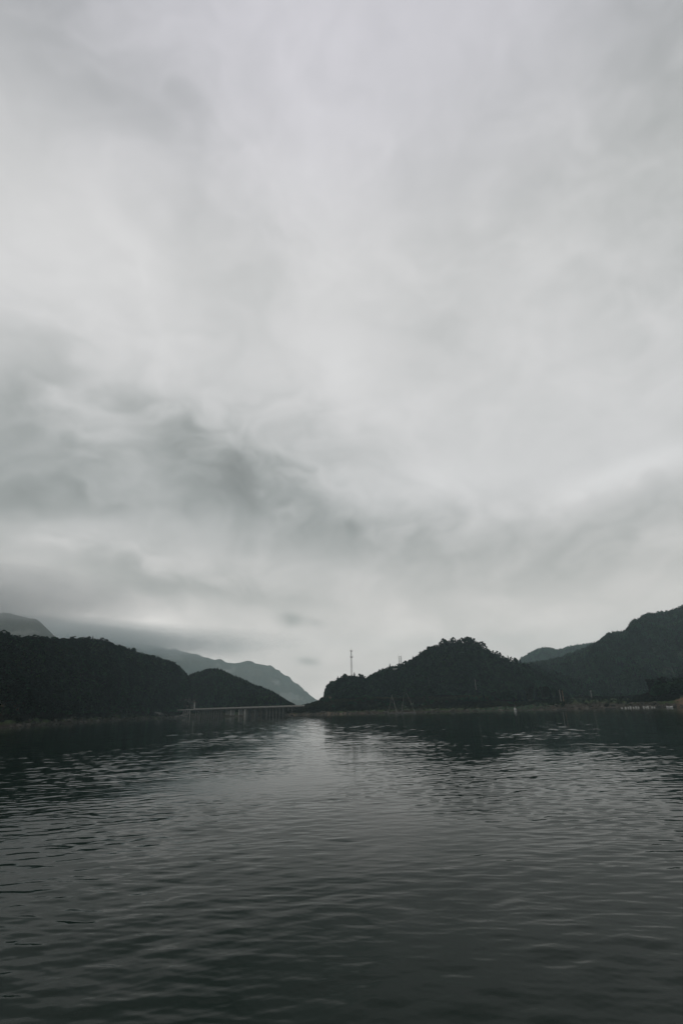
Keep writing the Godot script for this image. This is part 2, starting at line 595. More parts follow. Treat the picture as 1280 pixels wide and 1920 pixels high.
func _ready() -> void:
	# ---- camera
	var cam := Camera3D.new()
	cam.name = "camera"
	cam.fov = 90.0
	cam.near = 0.05
	cam.far = 15000.0
	cam.position = Vector3(0, 3.0, 0)
	cam.rotation_degrees = Vector3(21.18, 0, -1.45)
	add_child(cam)
	cam.current = true

	# ---- sky, air, exposure
	var env := Environment.new()
	env.background_mode = Environment.BG_SKY
	var sky := Sky.new()
	var pan := PanoramaSkyMaterial.new()
	pan.panorama = overcast(2048, 1024)
	sky.sky_material = pan
	env.sky = sky
	env.background_energy_multiplier = 1.0
	env.tonemap_mode = Environment.TONE_MAPPER_LINEAR
	env.tonemap_exposure = 1.0
	env.sdfgi_enabled = true
	env.ssao_enabled = true
	env.ssil_enabled = true
	env.fog_enabled = true
	env.fog_density = 0.000165
	env.fog_light_color = Color(0.84, 0.96, 0.978)
	env.volumetric_fog_enabled = true
	env.volumetric_fog_density = 0.0
	var we := WorldEnvironment.new()
	we.name = "air"
	we.environment = env
	add_child(we)

	# ---- the sun behind the cloud
	var sun := DirectionalLight3D.new()
	sun.name = "veiled_sun"
	sun.light_energy = 0.3
	sun.light_color = Color(1.0, 0.97, 0.92)
	sun.light_angular_distance = 50.0
	sun.shadow_enabled = true
	sun.rotation_degrees = Vector3(-58, -75, 0)
	add_child(sun)

	rng.seed = 77
	wood_noise.seed = 8
	wood_noise.frequency = 0.018
	wood_noise.fractal_octaves = 3
	fine_noise.seed = 9
	fine_noise.frequency = 0.03
	leaf_mat = painted(0.9)
	leaf_mat.backlight = Color(0.12, 0.12, 0.12)
	leaf_mat.metallic_specular = 0.1

	# ---- water
	var wm := StandardMaterial3D.new()
	wm.albedo_color = lin(0.004, 0.010, 0.0075)
	wm.roughness = 0.04
	wm.metallic_specular = 0.135
	var nt := NoiseTexture2D.new()
	var nn := FastNoiseLite.new()
	nn.seed = 31
	nn.frequency = 0.012
	nn.fractal_octaves = 4
	nt.noise = nn
	nt.width = 512
	nt.height = 512
	nt.seamless = true
	nt.as_normal_map = true
	nt.bump_strength = 2.0
	wm.normal_enabled = true
	wm.normal_texture = nt
	wm.normal_scale = 0.2
	wm.uv1_triplanar = true
	wm.uv1_scale = Vector3(0.22, 0.3, 0.36)
	tag(obj("water", lake(), wm), "dark green rippled reservoir water reflecting the grey sky", "", "", "structure")

	# ---- ground beyond the water, out of sight behind the hills
	var ground := SurfaceTool.new()
	ground.begin(Mesh.PRIMITIVE_TRIANGLES)
	for i in 72:
		var a := TAU * i / 72.0
		var b := TAU * (i + 1) / 72.0
		for q in [[690.0, 1400.0], [1400.0, 2600.0], [2600.0, 4300.0]]:
			var p := []
			for e in [[a, q[0]], [a, q[1]], [b, q[1]], [b, q[0]]]:
				var far: float = e[1]
				p.append(Vector3(far * sin(e[0]), 0.35, -far * cos(e[0]) * (1.0 if cos(e[0]) > 0.0 else 0.4)))
			for k in [0, 1, 2, 0, 2, 3]:
				ground.set_normal(Vector3.UP)
				ground.add_vertex(p[k])
	tag(obj("ground", ground.commit(), plain(lin(0.03, 0.04, 0.022), 0.95)), "low green valley floor beyond the reservoir", "", "", "structure")

	build_hills()
	build_mist()
	build_bridge()
	build_masts()
	build_water_things()
	build_skyline_trees()


var hills := {}


func build_hills() -> void:
	var left := hill_of([Vector3(-164, 0.0, -73), Vector3(-158, 0.0, -123), Vector3(-141, 0.0, -156), Vector3(-125, 0.0, -199), Vector3(-133, 0.0, -234), Vector3(-139, 0.0, -266), Vector3(-154, 0.0, -332), Vector3(-167, 0.0, -402), Vector3(-170, 0.0, -453), Vector3(-171, 0.0, -498), Vector3(-168, 0.0, -529), Vector3(-163, 0.0, -551), Vector3(-167, 0.0, -597)],
		[Vector3(-301, 75.0, -134), Vector3(-283, 76.0, -206), Vector3(-248, 76.0, -275), Vector3(-221, 49.2, -333), Vector3(-221, 51.8, -369), Vector3(-221, 53.9, -398), Vector3(-219, 59.1, -427), Vector3(-215, 62.0, -462), Vector3(-210, 59.6, -498), Vector3(-202, 56.0, -538), Vector3(-193, 53.9, -584), Vector3(-190, 45.5, -627), Vector3(-191, 33.6, -673)])
	var bridge := hill_of([Vector3(-181, 0.0, -562), Vector3(-152, 0.0, -549), Vector3(-132, 0.0, -544), Vector3(-113, 0.0, -533), Vector3(-90, 0.0, -517), Vector3(-69, 0.0, -495), Vector3(-56, 0.0, -487), Vector3(-47, 0.0, -483), Vector3(-38, 0.0, -489)],
		[Vector3(-217, 37.1, -687), Vector3(-189, 46.7, -674), Vector3(-165, 50.9, -670), Vector3(-144, 44.3, -665), Vector3(-115, 31.9, -655), Vector3(-87, 20.9, -639), Vector3(-70, 10.3, -626), Vector3(-60, 4.7, -617), Vector3(-49, 2.1, -608)])
	var shoulder := hill_of([Vector3(-50, 0.0, -452), Vector3(-39, 0.0, -453), Vector3(-28, 0.0, -454), Vector3(-20, 0.0, -455), Vector3(0, 0.0, -452), Vector3(22, 0.0, -449), Vector3(56, 0.0, -442), Vector3(84, 0.0, -432), Vector3(104, 0.0, -422), Vector3(125, 0.0, -417), Vector3(141, 0.0, -417)],
		[Vector3(-53, 4.1, -497), Vector3(-45, 5.7, -503), Vector3(-35, 8.7, -504), Vector3(-24, 11.7, -504), Vector3(-4, 12.3, -510), Vector3(21, 12.7, -515), Vector3(61, 12.2, -516), Vector3(102, 12.7, -515), Vector3(131, 11.2, -524), Vector3(162, 8.6, -526), Vector3(186, 6.1, -528)])
	var centre := hill_of([Vector3(-30, 0.0, -519), Vector3(-25, 0.0, -514), Vector3(-19, 0.0, -515), Vector3(-10, 0.0, -515), Vector3(1, 0.0, -515), Vector3(18, 0.0, -520), Vector3(33, 0.0, -519), Vector3(48, 0.0, -523), Vector3(64, 0.0, -526), Vector3(76, 0.0, -524), Vector3(95, 0.0, -527), Vector3(110, 0.0, -529), Vector3(121, 0.0, -526), Vector3(136, 0.0, -528), Vector3(151, 0.0, -529), Vector3(169, 0.0, -529), Vector3(189, 0.0, -527), Vector3(210, 0.0, -530)],
		[Vector3(-28, 4.6, -559), Vector3(-24, 13.1, -574), Vector3(-20, 21.1, -590), Vector3(-10, 30.9, -610), Vector3(4, 35.8, -620), Vector3(26, 33.7, -624), Vector3(42, 42.0, -629), Vector3(61, 46.8, -627), Vector3(81, 55.1, -630), Vector3(100, 66.6, -632), Vector3(121, 72.3, -634), Vector3(143, 74.1, -634), Vector3(160, 70.6, -635), Vector3(181, 58.0, -635), Vector3(203, 49.2, -638), Vector3(231, 40.0, -640), Vector3(258, 28.2, -640), Vector3(277, 11.1, -643)])
	var right := hill_of([Vector3(174, 0.0, -616), Vector3(198, 0.0, -609), Vector3(216, 0.0, -602), Vector3(237, 0.0, -595), Vector3(251, 0.0, -589), Vector3(261, 0.0, -584), Vector3(275, 0.0, -578), Vector3(286, 0.0, -573), Vector3(297, 0.0, -567), Vector3(318, 0.0, -555), Vector3(376, 0.0, -518), Vector3(445, 0.0, -460), Vector3(518, 0.0, -376)],
		[Vector3(271, 61.9, -963), Vector3(326, 67.4, -966), Vector3(385, 75.3, -977), Vector3(447, 92.8, -994), Vector3(488, 109.8, -997), Vector3(506, 122.5, -999), Vector3(537, 126.1, -994), Vector3(575, 152.7, -996), Vector3(606, 157.9, -1001), Vector3(655, 170.8, -993), Vector3(697, 225.0, -977), Vector3(803, 215.0, -892), Vector3(881, 170.0, -739)])
	var far_right := hill_of([Vector3(393, 0.0, -1448), Vector3(444, 0.0, -1433), Vector3(481, 0.0, -1421), Vector3(512, 0.0, -1410), Vector3(541, 0.0, -1399), Vector3(576, 0.0, -1385), Vector3(621, 0.0, -1366), Vector3(684, 0.0, -1335), Vector3(743, 0.0, -1303)],
		[Vector3(568, 118.5, -1918), Vector3(643, 160.5, -1894), Vector3(676, 176.9, -1882), Vector3(714, 183.7, -1868), Vector3(748, 174.1, -1855), Vector3(795, 185.3, -1835), Vector3(861, 189.1, -1805), Vector3(948, 174.7, -1761), Vector3(1018, 118.2, -1721)])
	var lowland := hill_of([Vector3(94, 0.0, -420), Vector3(110, 0.0, -405), Vector3(127, 0.0, -395), Vector3(140, 0.0, -391), Vector3(151, 0.0, -390), Vector3(170, 0.0, -390), Vector3(190, 0.0, -386), Vector3(207, 0.0, -382), Vector3(218, 0.0, -376), Vector3(229, 0.0, -364)],
		[Vector3(106, 4.7, -473), Vector3(129, 5.5, -473), Vector3(152, 5.3, -466), Vector3(174, 7.4, -469), Vector3(190, 8.4, -473), Vector3(209, 8.3, -471), Vector3(232, 7.6, -465), Vector3(248, 8.7, -457), Vector3(263, 9.0, -448), Vector3(279, 9.1, -439)])
	var headland := hill_of([Vector3(190, 0.0, -380), Vector3(193, 0.0, -368), Vector3(195, 0.0, -349), Vector3(196, 0.0, -337), Vector3(197, 0.0, -325), Vector3(204, 0.0, -297), Vector3(228, 0.0, -253), Vector3(246, 0.0, -172)],
		[Vector3(206, 2.4, -400), Vector3(214, 6.5, -396), Vector3(220, 9.2, -393), Vector3(227, 11.1, -389), Vector3(236, 13.2, -383), Vector3(255, 20.0, -371), Vector3(301, 32.0, -334), Vector3(359, 40.0, -271)])
	var far_mountain := hill_of([Vector3(-1480, 0.0, -2494), Vector3(-1267, 0.0, -2608), Vector3(-1114, 0.0, -2732), Vector3(-989, 0.0, -2832), Vector3(-915, 0.0, -2857), Vector3(-838, 0.0, -2881), Vector3(-706, 0.0, -2916), Vector3(-608, 0.0, -2989), Vector3(-566, 0.0, -2997), Vector3(-503, 0.0, -3059), Vector3(-437, 0.0, -3119), Vector3(-384, 0.0, -3177), Vector3(-328, 0.0, -3233), Vector3(-281, 0.0, -3238), Vector3(-222, 0.0, -3293), Vector3(-158, 0.0, -3296)],
		[Vector3(-2068, 552.2, -3424), Vector3(-1815, 530.2, -3565), Vector3(-1565, 502.8, -3681), Vector3(-1415, 473.1, -3742), Vector3(-1286, 449.1, -3788), Vector3(-1169, 431.5, -3825), Vector3(-966, 375.4, -3882), Vector3(-814, 344.5, -3916), Vector3(-732, 362.8, -3933), Vector3(-654, 343.0, -3946), Vector3(-564, 322.9, -3960), Vector3(-466, 268.2, -3973), Vector3(-362, 192.5, -3933), Vector3(-274, 123.1, -3890), Vector3(-214, 77.7, -3844), Vector3(-153, 6.1, -3797)])
	var left_mountain := hill_of([Vector3(-1182, 0.0, -923), Vector3(-1004, 0.0, -1115), Vector3(-835, 0.0, -1246), Vector3(-800, 0.0, -1269), Vector3(-773, 0.0, -1285), Vector3(-745, 0.0, -1302), Vector3(-731, 0.0, -1310), Vector3(-716, 0.0, -1318), Vector3(-696, 0.0, -1329), Vector3(-665, 0.0, -1345), Vector3(-622, 0.0, -1365)],
		[Vector3(-1576, 380.0, -1231), Vector3(-1286, 390.0, -1532), Vector3(-1177, 330.8, -1617), Vector3(-1117, 324.9, -1659), Vector3(-1077, 321.5, -1686), Vector3(-1028, 307.8, -1716), Vector3(-1000, 286.7, -1732), Vector3(-976, 261.6, -1745), Vector3(-949, 234.7, -1760), Vector3(-905, 192.3, -1784), Vector3(-845, 127.2, -1813)])
	hills = {"left": left, "bridge": bridge, "shoulder": shoulder, "centre": centre, "right": right, "far_right": far_right, "lowland": lowland, "headland": headland, "far_mountain": far_mountain, "left_mountain": left_mountain}
	left.merge({"bank": 2.6, "vb": 0.05, "round": 0.55, "gully": 0.3, "gully_size": 60.0}, true)
	bridge.merge({"bank": 2.6, "vb": 0.07, "round": 0.5, "gully": 0.3, "gully_size": 50.0}, true)
	shoulder.merge({"bank": 2.3, "vb": 0.1, "round": 0.7, "gully": 0.1, "gully_size": 30.0, "back": 0.5}, true)
	centre.merge({"bank": 3.0, "vb": 0.05, "round": 0.5, "gully": 0.26, "gully_size": 50.0}, true)
	right.merge({"bank": 3.0, "vb": 0.03, "round": 0.2, "gully": 0.38, "gully_size": 110.0, "rough": 4.0}, true)
	far_right.merge({"round": 0.3, "gully": 0.15, "gully_size": 200.0, "rough": 6.0}, true)
	lowland.merge({"bank": 3.6, "vb": 0.45, "round": 0.5, "gully": 0.06, "gully_size": 20.0, "terraces": 0.6}, true)
	headland.merge({"bank": 3.0, "vb": 0.12, "round": 0.5, "gully": 0.1, "gully_size": 30.0}, true)
	far_mountain.merge({"round": 0.25, "gully": 0.2, "gully_size": 420.0, "rough": 22.0, "back": 0.4}, true)
	left_mountain.merge({"round": 0.35, "gully": 0.2, "gully_size": 240.0, "rough": 16.0, "back": 0.4}, true)
	for q in [left, bridge, shoulder, lowland, headland]:
		q.inlets = 7.0
	var floor_colour := Color(0.020, 0.029, 0.017)
	var earth := Color(0.055, 0.044, 0.035)
	var grass := Color(0.024, 0.035, 0.014)
	var cover := func(p: Vector3, u: float, v: float, bank: float, soil: Color) -> Color:
		var n := fine_noise.get_noise_2d(p.x * 3.0, p.z * 3.0)
		var m := wood_noise.get_noise_2d(p.x * 2.0 + 90.0, p.z * 2.0)
		var s := soil * (1.0 + 0.5 * n) * (1.0 + 0.25 * sin(p.y * 7.0 + m * 6.0))
		var w := smoothstep(bank * 0.75, bank * 1.15, p.y + m * 1.5 + n * 0.8)
		var c := s.lerp(grass * (1.0 + 0.4 * n), w)
		return c.lerp(floor_colour * (1.0 + 0.5 * n), smoothstep(bank * 1.2, bank * 1.9, p.y + n * 1.5))
	var ground_mat := painted()
	ground_mat.roughness = 0.96

	# ---- hill on the left with its orange cutting
	var orange := func(p: Vector3) -> float:
		var n := fine_noise.get_noise_2d(p.x * 2.0, p.z * 2.0)
		return smoothstep(1.0, 0.5, Vector2((p.x + 138.0) / 24.0, (p.z + 219.0) / 14.0).length() + 0.35 * n) * smoothstep(3.8, 5.0, p.y) * smoothstep(9.5, 7.0, p.y)
	var crag := func(p: Vector3) -> float:
		var n := fine_noise.get_noise_2d(p.x * 4.0 + p.z * 3.0, p.y * 5.0)
		var a := smoothstep(1.1, 0.6, Vector2((p.x + 168.0) / 15.0, (p.y - 10.0) / 9.0).length() + 0.5 * n) * smoothstep(-548.0, -556.0, p.z)
		var b := smoothstep(1.1, 0.6, Vector3((p.x + 192.0) / 3.5, (p.y - 26.0) / 9.0, (p.z + 394.0) / 9.0).length() + 0.5 * n)
		return maxf(a, b)
	var left_paint := func(p: Vector3, u: float, v: float) -> Color:
		return cover.call(p, u, v, 1.7, earth * 0.3).lerp(Color(0.045, 0.024, 0.013), orange.call(p)).lerp(Color(0.062, 0.055, 0.046) * (1.0 + 0.7 * fine_noise.get_noise_2d(p.x * 6.0, p.y * 9.0)), crag.call(p))
	tag(obj("wooded_hill", hill_mesh(left, 220, 90, left_paint), ground_mat), "long dark wooded hill on the left shore", "", "", "structure")
	tag(obj("wooded_hill", hill_mesh(bridge, 150, 70, func(p, u, v): return cover.call(p, u, v, 2.0, earth * 0.4).lerp(Color(0.062, 0.055, 0.046) * (1.0 + 0.7 * fine_noise.get_noise_2d(p.x * 6.0, p.y * 9.0)), crag.call(p))), ground_mat), "rounded wooded hill rising behind the viaduct", "", "", "structure")
	# ---- low shoulder in front of the mast hill, with a road cut
	var cut := func(p: Vector3) -> float:
		return smoothstep(1.0, 0.4, Vector2((p.x + 22.0) / 22.0, (p.z + 505.0) / 16.0).length() + 0.3 * fine_noise.get_noise_2d(p.x * 3.0, p.z * 3.0))
	tag(obj("shore", hill_mesh(shoulder, 240, 60, func(p, u, v): return cover.call(p, u, v, 1.8, earth * lerpf(1.5, 0.4, smoothstep(0.3, 0.55, u))).lerp(earth * 1.2, 0.75 * cut.call(p))), ground_mat), "scrubby bank and bare brown shore below the mast hill", "", "", "structure")
	var scarp := func(p: Vector3) -> float:
		return smoothstep(1.0, 0.5, Vector2((p.x + 20.0) / 11.0, (p.y - 13.0) / 6.0).length() + 0.4 * fine_noise.get_noise_2d(p.x * 4.0, p.y * 4.0))
	tag(obj("wooded_hill", hill_mesh(centre, 260, 80, func(p, u, v): return cover.call(p, u, v, 2.5, earth).lerp(Color(0.085, 0.058, 0.04), scarp.call(p))), ground_mat), "steep wooded hill with a flat tree-lined summit beside the mast", "", "", "structure")
	tag(obj("mountain", hill_mesh(right, 220, 110, func(p, u, v): return cover.call(p, u, v, 2.5, earth * 0.7)), ground_mat), "tall wooded mountain on the right, hazy at its top", "", "", "structure")
	tag(obj("mountain", hill_mesh(far_right, 160, 60, func(p, u, v): return floor_colour * (1.0 + 0.5 * fine_noise.get_noise_2d(p.x * 0.5, p.z * 0.5))), ground_mat), "distant hazy ridge in the saddle between hill and right mountain", "", "", "structure")
	# ---- low shore on the right: bare terraces and a green flat
	var low_paint := func(p: Vector3, u: float, v: float) -> Color:
		var n := fine_noise.get_noise_2d(p.x * 3.0, p.z * 3.0)
		var c: Color = cover.call(p, u, v, 4.2, earth * 0.42)
		return c.lerp(Color(0.014, 0.026, 0.014) * (1.0 + 0.4 * n), smoothstep(0.40, 0.28, u + 0.1 * n) * smoothstep(0.05, 0.15, v))
	tag(obj("shore", hill_mesh(lowland, 200, 70, low_paint), ground_mat), "bare brown terraced shore with a green flat, right of the raft", "", "", "structure")
	var tan_bank := func(p: Vector3) -> float:
		return smoothstep(1.0, 0.5, Vector2((p.x - 210.0) / 16.0, (p.z + 322.0) / 26.0).length() + 0.35 * fine_noise.get_noise_2d(p.x * 3.0, p.z * 3.0)) * smoothstep(9.0, 6.0, p.y)
	tag(obj("headland", hill_mesh(headland, 160, 60, func(p, u, v): return cover.call(p, u, v, 2.6, earth * 0.5).lerp(Color(0.085, 0.055, 0.038), tan_bank.call(p))), ground_mat), "dark near headland at the right edge with a tan bare bank", "", "", "structure")
	# ---- mountains that go up into the cloud
	var stony := func(p: Vector3, scale_: float) -> Color:
		var n := fine_noise.get_noise_2d(p.x * scale_, p.z * scale_ + p.y * scale_)
		var m := wood_noise.get_noise_2d(p.x * scale_ * 2.0, p.y * scale_ * 3.0)
		return Color(0.065, 0.058, 0.046).lerp(Color(0.15, 0.145, 0.135), smoothstep(0.32, 0.5, m + 0.4 * n) * 0.7) * (1.0 + 0.3 * n)
	tag(obj("mountain", hill_mesh(far_mountain, 320, 130, func(p, u, v): return stony.call(p, 0.14)), ground_mat), "far blue-grey mountain sloping down to the gap, top in cloud", "", "", "structure")
	tag(obj("mountain", hill_mesh(left_mountain, 220, 100, func(p, u, v): return stony.call(p, 0.3)), ground_mat), "grey mountain shoulder vanishing into cloud above the left hill", "", "", "structure")

	# ---- woods
	for kind in ["pine", "fir", "broadleaf", "bamboo", "shrub"]:
		tree_meshes[kind] = unit_tree(kind)
	var land := func(low: float) -> Callable:
		return func(p: Vector3, u: float, v: float) -> float: return smoothstep(low, low + 1.6, p.y + 1.2 * fine_noise.get_noise_2d(p.x * 3.0, p.z * 3.0))
	var bare_left := func(p: Vector3, u: float, v: float) -> float:
		return smoothstep(2.6, 4.4, p.y + fine_noise.get_noise_2d(p.x * 3.0, p.z * 3.0)) * (1.0 - smoothstep(0.1, 0.5, orange.call(p))) * (1.0 - 0.9 * smoothstep(0.2, 0.6, crag.call(p))) * (1.0 if v < 0.95 else 0.5)
	wood("forest", "broad-leaved wood covering the left hill", left, "broadleaf", 15000, Vector2(2.6, 5.8), Vector4(0.12, 1.0, 0.04, 1.02), bare_left)
	wood("forest", "pines growing through the wood on the left hill", left, "pine", 7000, Vector2(3.4, 7.4), Vector4(0.12, 1.0, 0.06, 1.0), bare_left)
	wood("undergrowth", "shrubs along the foot of the left hill", left, "shrub", 2500, Vector2(1.4, 3.0), Vector4(0.1, 1.0, 0.03, 0.2), func(p, u, v): return smoothstep(1.2, 2.8, p.y + 1.5 * fine_noise.get_noise_2d(p.x * 4.0, p.z * 4.0)) * (1.0 - smoothstep(0.2, 0.6, orange.call(p))))
	var open_bridge := func(p: Vector3, u: float, v: float) -> float: return smoothstep(2.6, 4.2, p.y) * (1.0 - 0.9 * smoothstep(0.2, 0.6, crag.call(p)))
	wood("forest", "broad-leaved wood on the hill behind the viaduct", bridge, "broadleaf", 9000, Vector2(2.8, 6.2), Vector4(0, 1, 0.06, 1.06), open_bridge)
	wood("forest", "firs on the hill behind the viaduct", bridge, "fir", 5500, Vector2(3.4, 7.4), Vector4(0, 0.95, 0.08, 1.05), open_bridge)
	var open_centre := func(p: Vector3, u: float, v: float) -> float:
		return smoothstep(3.5, 5.0, p.y) * (1.0 - 0.9 * smoothstep(0.2, 0.7, scarp.call(p))) * (1.0 if v < 0.95 else 0.5)
	wood("forest", "dense broad-leaved wood on the mast hill", centre, "broadleaf", 12000, Vector2(2.8, 6.2), Vector4(0, 1, 0.06, 1.02), open_centre)
	wood("forest", "pines through the wood on the mast hill", centre, "pine", 5500, Vector2(3.2, 7.0), Vector4(0.03, 1, 0.08, 1.0), open_centre)
	wood("undergrowth", "scrub on the bank below the mast hill", shoulder, "shrub", 8000, Vector2(1.0, 2.6), Vector4(0, 1, 0.04, 1.1), func(p, u, v): return smoothstep(1.3, 2.6, p.y + 1.5 * fine_noise.get_noise_2d(p.x * 3.0, p.z * 3.0)) * (1.0 - 0.8 * smoothstep(0.2, 0.6, cut.call(p))), Color(2.1, 1.6, 1.5))
	wood("undergrowth", "young trees on the bank below the mast hill", shoulder, "broadleaf", 900, Vector2(2.2, 4.2), Vector4(0.3, 1, 0.2, 1.1), func(p, u, v): return smoothstep(0.0, 0.25, wood_noise.get_noise_2d(p.x * 1.6, p.z * 1.6)))
	wood("forest", "wood covering the right mountain", right, "broadleaf", 20000, Vector2(4.5, 10.5), Vector4(0, 0.92, 0.05, 1.06), land.call(4.0))
	wood("forest", "firs on the right mountain", right, "fir", 5000, Vector2(5.5, 12.0), Vector4(0, 0.92, 0.05, 1.02), land.call(4.0))
	wood("forest", "trees on the distant ridge in the saddle", far_right, "broadleaf", 3500, Vector2(9.0, 15.0), Vector4(0, 1, 0.45, 1.05), land.call(4.0))
	wood("undergrowth", "scrub along the terraced right shore", lowland, "shrub", 2200, Vector2(0.8, 2.4), Vector4(0, 1, 0.12, 1.3), func(p, u, v): return smoothstep(0.15, 0.4, fine_noise.get_noise_2d(p.x * 2.2, p.z * 2.2) + 0.9 * smoothstep(0.3, 0.7, v)))
	wood("forest", "trees on the near headland", headland, "broadleaf", 1500, Vector2(3.5, 6.0), Vector4(0.3, 1, 0.4, 1.2), func(p, u, v): return 1.0 - smoothstep(0.1, 0.4, tan_bank.call(p)))
	wood("undergrowth", "dark scrub on the near headland", headland, "shrub", 1800, Vector2(1.2, 2.6), Vector4(0, 1, 0.15, 1.1), func(p, u, v): return smoothstep(2.0, 3.2, p.y) * (1.0 - smoothstep(0.1, 0.4, tan_bank.call(p))))

	# ---- stones and rubble along the water line
	var stone := boulder(Vector3(1, 0.7, 0.9), 2, 0.25)
	var stone_mat := painted()
	for q in [["left", "stones along the foot of the left hill"], ["bridge", "stones on the bank behind the viaduct"], ["shoulder", "stones along the brown shore below the mast hill"], ["lowland", "stones and lumps of earth on the terraced shore"], ["headland", "stones along the near headland's water line"]]:
		var hh: Dictionary = hills[q[0]]
		var mm := MultiMesh.new()
		mm.transform_format = MultiMesh.TRANSFORM_3D
		mm.use_colors = true
		mm.mesh = stone
		mm.instance_count = 420
		for i in 420:
			var p := spot(hh, rng.randf(), hh.vb * pow(rng.randf(), 1.6) * 1.1)
			var k := lerpf(0.25, 1.3, pow(rng.randf(), 3.0))
			mm.set_instance_transform(i, Transform3D(Basis(Vector3.UP, rng.randf() * TAU).scaled(Vector3(k * rng.randf_range(0.8, 1.6), k, k)), p))
			var f := rng.randf_range(0.02, 0.065)
			mm.set_instance_color(i, Color(f * 1.08, f, f * 0.88))
		var o := MultiMeshInstance3D.new()
		o.multimesh = mm
		o.material_override = stone_mat
		o.name = numbered("rubble")
		add_child(o)
		tag(o, q[1], "", "", "stuff")


func build_mist() -> void:
	var bank := func(called: String, label: String, at: Vector3, size: Vector3, density: float) -> void:
		var f := FogVolume.new()
		f.name = numbered(called)
		f.shape = RenderingServer.FOG_VOLUME_SHAPE_ELLIPSOID
		f.size = size
		f.position = at
		var m := FogMaterial.new()
		m.density = density
		m.albedo = Color(0.94, 0.96, 0.97)
		f.material = m
		add_child(f)
		tag(f, label, "", "", "stuff")
	# ragged cloud round the crests, made of many thin overlapping lumps
	for i in 12:
		var f := i / 11.0
		bank.call("low_cloud", "thin grey cloud round the top of the left mountain", Vector3(lerpf(-1650, -830, f) + rng.randf_range(-40, 40), lerpf(345, 290, f) + rng.randf_range(-15, 45), -1420 + rng.randf_range(-120, 120)), Vector3(rng.randf_range(700, 1000), rng.randf_range(90, 140), rng.randf_range(700, 1000)), lerpf(0.0010, 0.0004, f))
	for i in 26:
		var f := i / 25.0
		bank.call("low_cloud", "thin grey cloud along the crest of the far mountain", Vector3(lerpf(-2300, -640, f) + rng.randf_range(-60, 60), lerpf(520, 345, f) + rng.randf_range(-20, 60), -3250 + rng.randf_range(-250, 150)), Vector3(rng.randf_range(1000, 1500), rng.randf_range(110, 180), rng.randf_range(1200, 1700)) * lerpf(1.1, 0.55, f), lerpf(0.0007, 0.00014, f))


